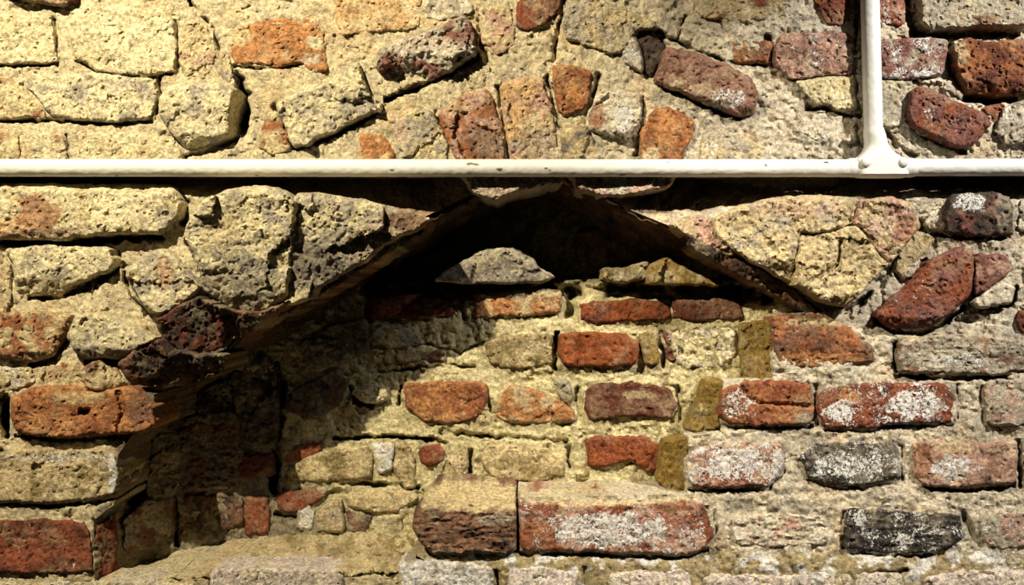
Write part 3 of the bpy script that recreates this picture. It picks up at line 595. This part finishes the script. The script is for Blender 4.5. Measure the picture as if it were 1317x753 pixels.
PITS = [(836,66,24,36,.03),(1264,128,26,7,.08),(312,145,8,34,.05),(608,388,4,3,.03),(203,122,5,7,.04),(8,535,6,22,.06),(130,467,16,5,.06)]

def sheet(name, parent, xs, ys, carr, seed, cutout, joints, amp, colfun, back, pits=()):
    X, Y = np.meshgrid(xs, ys); shp = X.shape
    px, py = X.ravel().copy(), Y.ravel().copy()
    keep = np.ones(px.shape, bool)
    if cutout is not None:
        ins = inside(px, py, cutout)
        keep = ~ins
        # pull the vertices beside the opening on to its edge
        near = np.where(pdist(px, py, cutout) < 2.2)[0]
        qx, qy = px[near], py[near]; best = np.full(len(near), 1e9); bx, by = qx.copy(), qy.copy()
        for a, b in zip(cutout, np.roll(cutout,-1,0)):
            v = b-a; t = np.clip(((qx-a[0])*v[0]+(qy-a[1])*v[1])/(v@v), 0, 1)
            ex, ey = a[0]+t*v[0], a[1]+t*v[1]; d = np.hypot(ex-qx, ey-qy); m = d < best
            best[m] = d[m]; bx[m] = ex[m]; by[m] = ey[m]
        px[near], py[near] = bx, by; keep[near] = True
    dep = CARR[carr](px, py)
    h = amp*(.9*fbm(px,py,70,seed,3) + .8*fbm(px,py,24,seed+3,4,.6) + .55*fbm(px,py,8,seed+7,3,.6))
    if carr == 'F': h = h*(1 + .6*sstep(560,900,px))
    f1,f2,cid,sx,sy = worley(px+5*fbm(px,py,16,seed+8), py+5*fbm(px,py,16,seed+9), 13, seed+21)
    lump = sstep(-.1,.35,fbm(px,py,60,seed+29,2))
    h = h + amp*lump*(.9*(cid-.5) + 1.1*(sx*(cid-.5)+sy*(np.modf(cid*7.7)[0]-.5)))
    h = h - .0035*crev(px,py,34,seed+61,.07) - .0024*crev(px,py,15,seed+71,.11)
    wx, wy = px + 3.5*fbm(px,py,14,seed+41,3), py + 3.5*fbm(px,py,14,seed+42,3)
    wid = 1 + .5*fbm(px,py,26,seed+47,3)
    for pl, wd, dp in joints:
        pl = np.array(pl, float); x0,y0 = pl.min(0)-wd*2-6; x1,y1 = pl.max(0)+wd*2+6
        m = np.where((px>x0)&(px<x1)&(py>y0)&(py<y1))[0]
        dd = pdist(wx[m], wy[m], pl, False)/wid[m]
        brk = .35 + .65*sstep(-.35,.25,fbm(px[m],py[m],34,seed+53,2))
        sc_ = .55 if (pl[:,0].min() > 640 and pl[:,1].min() > 480 and carr == 'F') else .9
        h[m] -= sc_*dp*brk*(1-sstep(.3*wd, 1.0*wd, dd))
    for (cx,cy,rx,ry,dp) in pits:
        h -= dp*blob(wx,wy,cx,cy,rx,ry,.4)
    V = world(px, py, dep - h - .003)
    if carr == 'R': V[:,2] += sstep(688,704,py)*(px<556)*(-.005 + .008*fbm(px,py*2,34,seed+95,4,.6)+.004*fbm(px,py*2,9,seed+96,3))
    T, K = colfun(px, py, seed)
    ny, nx = shp
    idx = np.arange(ny*nx).reshape(shp)
    q = np.stack([idx[:-1,:-1],idx[1:,:-1],idx[1:,1:],idx[:-1,1:]],-1).reshape(-1,4)
    q = q[keep[q].all(1)]
    if cutout is not None:   # drop the slivers that lie across the opening
        c = V[q].mean(1); mx, my = px[q].mean(1), py[q].mean(1)
        q = q[~inside(mx, my, cutout)]
    used = np.unique(q); remap = -np.ones(ny*nx, int); remap[used] = np.arange(len(used)); q = remap[q]
    V, T, K = V[used], T[used], K[used]
    # carry every free edge back into the wall
    e = np.concatenate([q[:,[0,1]],q[:,[1,2]],q[:,[2,3]],q[:,[3,0]]]); es = np.sort(e,1)
    key = es[:,0]*len(V)+es[:,1]; u, inv, cnt = np.unique(key, return_inverse=True, return_counts=True)
    be = e[cnt[inv]==1]; bv = np.unique(be); m2 = -np.ones(len(V),int); m2[bv] = np.arange(len(bv))+len(V)
    F = q.tolist(); Vs_, Ts_, Ks_ = [V],[T],[K]; cur = np.arange(len(V)); off = len(V)
    bx, bz = V[bv,0]/S, V[bv,2]/S
    for t in (.03,.08,.14,.2,.27,.34,.42,.5,.6,.7,.85,1):
        Vb = V[bv].copy(); Vb[:,1] = Vb[:,1] + t*(back-Vb[:,1])
        q_ = 400*t*(back)
        if t < 1:
            Vb[:,0] += .006*fbm(bz+bx*.3, q_+0*bx, 26, seed+88, 4, .6); Vb[:,2] += .006*fbm(bx+bz*.3, q_+0*bx, 26, seed+89, 4, .6)
        nx_ = np.zeros(len(V), int); nx_[bv] = off+np.arange(len(bv))
        F += [[int(cur[b]),int(cur[a_]),int(nx_[a_]),int(nx_[b])] for a_, b in be]
        Vs_.append(Vb); Ts_.append(T[bv]); Ks_.append(K[bv]); cur = nx_; off += len(bv)
    o = make_mesh(name, np.concatenate(Vs_), F, MS, parent, dict(tint=np.concatenate(Ts_), ctl=np.concatenate(Ks_)))
    fixn(o)
    return o

def blend(T, c, m): return T*(1-m)[:,None] + lin(PAL[c])*m[:,None]
def front_col(px, py, sd):
    T = np.tile(lin((228,210,168)), (len(px),1))
    T = blend(T, 'pale', .9*sstep(600, 1000, px + 90*fbm(px,py,120,sd+1,3)))
    T = blend(T, 'grey', .75*sstep(-.05,.4,fbm(px,py,60,sd+2,4,.6))*sstep(500,1000,px) + .0)
    T = blend(T, 'porange', .35*sstep(.1,.55,fbm(px,py,80,sd+3,3)))
    T = blend(T, 'grey', .3*sstep(.1,.6,fbm(px,py,40,sd+4,3)))
    low = sstep(702,716,py + 6*fbm(px,py,30,sd+5,3))
    T = blend(T, 'olive', .8*low*sstep(430,560,px))
    wp = low*sstep(.12,.2,fbm(px*.8,py,26,sd+6,3,.5))*sstep(480,560,px)
    T = blend(T, 'white', wp*.95)
    dk = blob(px,py,186,540,40,70,.5) + blob(px,py,245,466,90,44,.5) + blob(px,py,136,700,18,60,.5) + blob(px,py,164,606,22,60,.5)  # painted shade: darkens the mortar colour along the left jamb edge
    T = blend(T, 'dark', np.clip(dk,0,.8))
    strip_shade = sstep(.006,.03, front_depth(px,py)) * (py < 300) * (py > 215)      # shade of the sunk strip under the pipe, painted in as brown
    T = blend(T, 'brown', .75*strip_shade)
    K = np.zeros((len(px),3)); K[:,0] = .12 + .3*sstep(0,.5,fbm(px,py,70,sd+9,3)) + .22*sstep(800,1100,px); K[:,1] = .12
    return T, K
def rec_col(px, py, sd):
    T = np.tile(lin((234,218,166)), (len(px),1))
    T = blend(T, 'olive', .5*sstep(.1,.5,fbm(px,py,50,sd+2,4,.6)))
    T = blend(T, 'cream', .5*sstep(.1,.5,fbm(px,py,36,sd+4,3)))
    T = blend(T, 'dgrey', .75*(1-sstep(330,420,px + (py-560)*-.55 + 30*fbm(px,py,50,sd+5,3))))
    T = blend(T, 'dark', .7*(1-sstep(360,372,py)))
    K = np.zeros((len(px),3)); K[:,0] = .1 + .2*sstep(.1,.5,fbm(px,py,40,sd+9,3)); K[:,1] = .12
    return T, K

xs = np.concatenate([np.arange(-230,-20,4), np.arange(-20,1337.1,2.1), np.arange(1341,1560,4)])
ys = np.concatenate([np.arange(-160,-20,5), np.arange(-20,773.1,2.1), np.arange(778,920,5)])
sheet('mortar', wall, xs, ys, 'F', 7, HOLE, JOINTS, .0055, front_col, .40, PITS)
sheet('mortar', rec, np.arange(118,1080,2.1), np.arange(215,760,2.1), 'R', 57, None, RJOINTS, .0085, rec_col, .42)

# underside of the arch, from its front lip back to the infill
FL = np.array([(160,503),(200,499),(240,482),(290,460),(330,410),(400,380),(463,334),(503,305),(546,289),(600,264),(650,245),(690,238),(725,243),(800,277),(862,302),(930,330),(990,354),(1030,386),(1060,402),(1090,402)], float)
FL[2:18,1] -= 8
BL = np.array([(205,532),(220,524),(258,502),(300,474),(345,446),(402,416),(470,374),(522,341),(572,314),(622,289),(662,269),(690,261),(720,269),(780,296),(830,319),(872,337),(914,357),(954,380),(1000,404),(1070,412)], float)
def arc(P, n):
    s = np.concatenate([[0],np.cumsum(np.hypot(*np.diff(P,axis=0).T))]); u = np.linspace(0,s[-1],n)
    return np.stack([np.interp(u,s,P[:,0]),np.interp(u,s,P[:,1])],-1)
nu, nv = 420, 44
s = np.linspace(0,1,nu); key = np.linspace(0,1,len(FL))
f = np.stack([np.interp(s,key,FL[:,i]) for i in (0,1)],-1); b = np.stack([np.interp(s,key,BL[:,i]) for i in (0,1)],-1)
t = np.linspace(0,1,nv)[:,None]
PXg = f[:,0]*(1-t)+b[:,0]*t; PYg = f[:,1]*(1-t)+b[:,1]*t
bd = np.interp(s,[0,.15,.5,.85,1],[.24,.26,.25,.13,.09])
fd = front_depth(f[:,0], f[:,1]) + .003
DEP = fd[None,:]*(1-t) + bd[None,:]*t
Vs = world(PXg.ravel(),PYg.ravel(),DEP.ravel())
u2 = (PXg).ravel(); v2 = (DEP/S).ravel()
n3 = .010*fbm(u2,v2,60,301,3)+.006*fbm(u2,v2,18,302,4,.6)+.003*fbm(u2,v2,6,303,2)
f1,f2,cid,sx,sy = worley(u2+6*fbm(u2,v2,20,304),v2*.6,46,305); n3 += .016*(cid-.5)-.004*crev(u2,v2,30,309,.1)
Vs[:,2] += n3; Vs[:,1] += .3*n3
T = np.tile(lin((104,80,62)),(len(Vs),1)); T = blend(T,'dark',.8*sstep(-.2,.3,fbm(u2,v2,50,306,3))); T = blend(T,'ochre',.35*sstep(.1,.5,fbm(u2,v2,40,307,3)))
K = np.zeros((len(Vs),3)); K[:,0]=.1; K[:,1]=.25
Fq = []
for j in range(nv-1):
    for i in range(nu-1):
        a = j*nu+i; Fq.append((a,a+1,a+nu+1,a+nu))
# thickness: a second skin above
n0 = len(Vs); Vt = Vs.copy(); Vt[:,2] += .003 + .05*sstep(.1,.4,np.repeat(t[:,0],nu))
Fq2 = [tuple(n0+i for i in q[::-1]) for q in Fq]
rim = [j*nu for j in range(nv)]
side = []
def strip(ids):
    for a,b_ in zip(ids[:-1],ids[1:]): side.append((a,b_,b_+n0,a+n0))
strip(list(range(nu))); strip([ (nv-1)*nu+i for i in range(nu)]); strip([j*nu for j in range(nv)]); strip([j*nu+nu-1 for j in range(nv)])
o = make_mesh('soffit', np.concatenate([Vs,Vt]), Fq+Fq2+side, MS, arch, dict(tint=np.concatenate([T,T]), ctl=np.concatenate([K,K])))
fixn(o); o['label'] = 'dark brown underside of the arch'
# ================================================================ THE PIPE
PD = -.034                                    # distance of the pipe axis in front of the wall
KP = S*(D+PD)/D
PR = 11.3*KP
def wp(px, py): return Vector(world(np.array(float(px)), np.array(float(py)), np.array(PD)))
pipe = thing('water_pipe', 'white painted pipe running across the wall with a branch rising at the right', 'pipe', wp(1132,216))
CREAM, WHITE = np.array([.76,.74,.66]), np.array([.76,.745,.70])
CHIPS = [(605,211,5,1.6),(612,212,4,1.3),(643,218,4,2),(702,217,3.5,1.6),(707,219,2,1.2),(800,225,6,2),(505,219,3,1.2),(985,212,2.5,2),(1062,209,5,1.6),(1068,211,3,1.2),(330,226,3,1),(860,209,2,1),(150,226,2,1)]
def tube(name, pts, rads, n=40, label=None, sub=1, sec=None):
    """sweep of round section along a straight run; pts, rads are stations"""
    P = [Vector(p) for p in pts]; V=[]; F=[]; T=[]
    ax = (P[-1]-P[0]).normalized(); s1 = Vector((0,-1,0)); s2 = ax.cross(s1).normalized() if sec is None else Vector(sec)
    for k,(p,r) in enumerate(zip(P,rads)):
        rx, ry, ex = r if isinstance(r, tuple) else (r, r, 2)
        for i in range(n):
            a = 2*math.pi*i/n
            ca, sa = math.cos(a), math.sin(a)
            q = p + s1*math.copysign(abs(ca)**(2/ex), ca)*ry + s2*math.copysign(abs(sa)**(2/ex), sa)*rx
            V.append(q)
    for k in range(len(P)-1):
        for i in range(n):
            j=(i+1)%n; F.append((k*n+i,k*n+j,(k+1)*n+j,(k+1)*n+i))
    F.append(tuple(range(n))[::-1]); F.append(tuple((len(P)-1)*n+i for i in range(n)))
    V = np.array([v[:] for v in V]); 
    k = (D+V[:,1])/D; px = V[:,0]/(S*k)+CX; py = CZ-(V[:,2]-Z0)/(S*k)
    w = .0004*fbm(px,py,40,501,3)+.0003*fbm(px,py+V[:,1]*900,9,502,2)
    V[:,2] += w; V[:,1] += w
    m = sstep(250,900,px); T = CREAM*(1-m)[:,None]+WHITE*m[:,None]
    for cx,cy,rx,ry in CHIPS:
        q = np.sqrt(((px-cx)/rx)**2+((py-cy)/ry)**2)+.5*fbm(px,py,5,505,3); mk = (1-sstep(.7,1.1,q))*(V[:,1]<PD)
        T = T*(1-mk)[:,None]+np.array([.10,.085,.07])*mk[:,None]
    o = make_mesh(name, V, F, MP, pipe, dict(tint=T)); fixn(o)
    if label: o['label']=label
    return o
def run(a, b, r, step): 
    n = max(2,int((b-a).length/step)); return [a.lerp(b,i/n) for i in range(n+1)], [r]*(n+1)
p,r = run(wp(-222,216), wp(1102,216.5), PR, .0025); tube('horizontal_pipe', p, r, 56)
p,r = run(wp(1162,215.5), wp(1548,215), PR*.98, .0025); tube('horizontal_pipe', p, r, 56)
p,r = run(wp(1115,-150), wp(1123.5,178), PR*1.02, .0025); tube('vertical_pipe', p, r, 56)
# sleeve with rounded lips, and the flared branch growing out of it
st = [(1090,11.6),(1093,12.2),(1097,12.4),(1099,12.0),(1101,12.9),(1104,13.4),(1120,13.6),(1140,13.6),(1158,13.5),(1162,13.0),(1164,12.0),(1168,12.5),(1173,12.2),(1176,11.6)]
fit = tube('tee_fitting', [wp(x,216) for x,_ in st], [q*KP for _,q in st], 48)
br = [(165,12.0,2),(170,12.9,2),(174,13.6,2),(178,13.7,2),(184,14.0,2.1),(189,15.2,2.2),(193,17.2,2.4),(197,20.3,2.8),(200,23.5,3.2),(203,27,3.8),(205.5,30.5,4.5),(208,32.3,5),(212,32.8,5),(219,32.8,5),(224,32.6,5),(225.6,31.6,5)]
rr = [(q*KP, (min(q,13.7)+(1.0 if y>190 else 0)*min(1,(y-190)/10))*KP, e) for y,q,e in br]
fl = tube('flared_branch', [wp(1123.3+(y-165)*.16,y) for y,_,_ in br], rr, 56, sec=(1,0,0))
fl.parent = fit; fl.location = Vector(fl.location) - Vector(fit.location)
for bx in (1107.5,1155):
    c = wp(bx,211); c.y = PD - 14.4*KP
    V=[];F=[];n=20
    prof=[(6.2,1.5),(6.2,-.6),(5.6,-2.0),(4.2,-3.0),(2.2,-3.6),(0.01,-3.8)]
    for rr_,dy in prof:
        for i in range(n):
            a=2*math.pi*i/n; V.append((c.x+math.cos(a)*rr_*KP, c.y+dy*KP, c.z+math.sin(a)*rr_*KP))
    for k in range(len(prof)-1):
        for i in range(n): j=(i+1)%n; F.append((k*n+i,k*n+j,(k+1)*n+j,(k+1)*n+i))
    F.append(tuple(range(n)))
    o = make_mesh('bolt', V, F, MP, pipe, dict(tint=np.tile(WHITE,(len(V),1)))); fixn(o)
    o.parent = fit; o.location = Vector(o.location) - Vector(fit.location)

# ================================================================ LIGHT AND CAMERA
def spot(name, loc, aim, watts, col, size, blend_, rad):
    l = bpy.data.lights.new(name,'SPOT'); l.energy=watts; l.color=col; l.spot_size=math.radians(size); l.spot_blend=blend_; l.shadow_soft_size=rad
    o = bpy.data.objects.new(name,l); C.objects.link(o); o.location=loc
    o.rotation_euler=(Vector(aim)-Vector(loc)).to_track_quat('-Z','Y').to_euler(); return o
spot('flood_lamp', (-.95,-1.45,Z0+1.5), (-.42,0,Z0-.1), 350, (1,.89,.66), 64, .6, .012)
spot('flood_lamp', (1.62,-1.40,Z0+1.5), (1.05,0,Z0-.1), 330, (1,.945,.86), 54, .6, .012)
w = bpy.data.worlds.new('dim_room'); bpy.context.scene.world = w; w.use_nodes = True
w.node_tree.nodes['Background'].inputs[0].default_value = (.95,.85,.72,1); w.node_tree.nodes['Background'].inputs[1].default_value = .012
cam = bpy.data.cameras.new('camera'); cam.sensor_width = 36; cam.lens = 36*D/(1317*S)
co = bpy.data.objects.new('camera',cam); C.objects.link(co); co.location=(0,-D,Z0); co.rotation_euler=(math.pi/2,0,0)
cam.clip_start=.05
sc = bpy.context.scene; sc.camera = co
sc.view_settings.view_transform='Standard'; sc.view_settings.look='None'; sc.view_settings.gamma=1; sc.view_settings.exposure=0
sc.view_settings.use_curve_mapping=False
sc.cycles.diffuse_bounces = 1
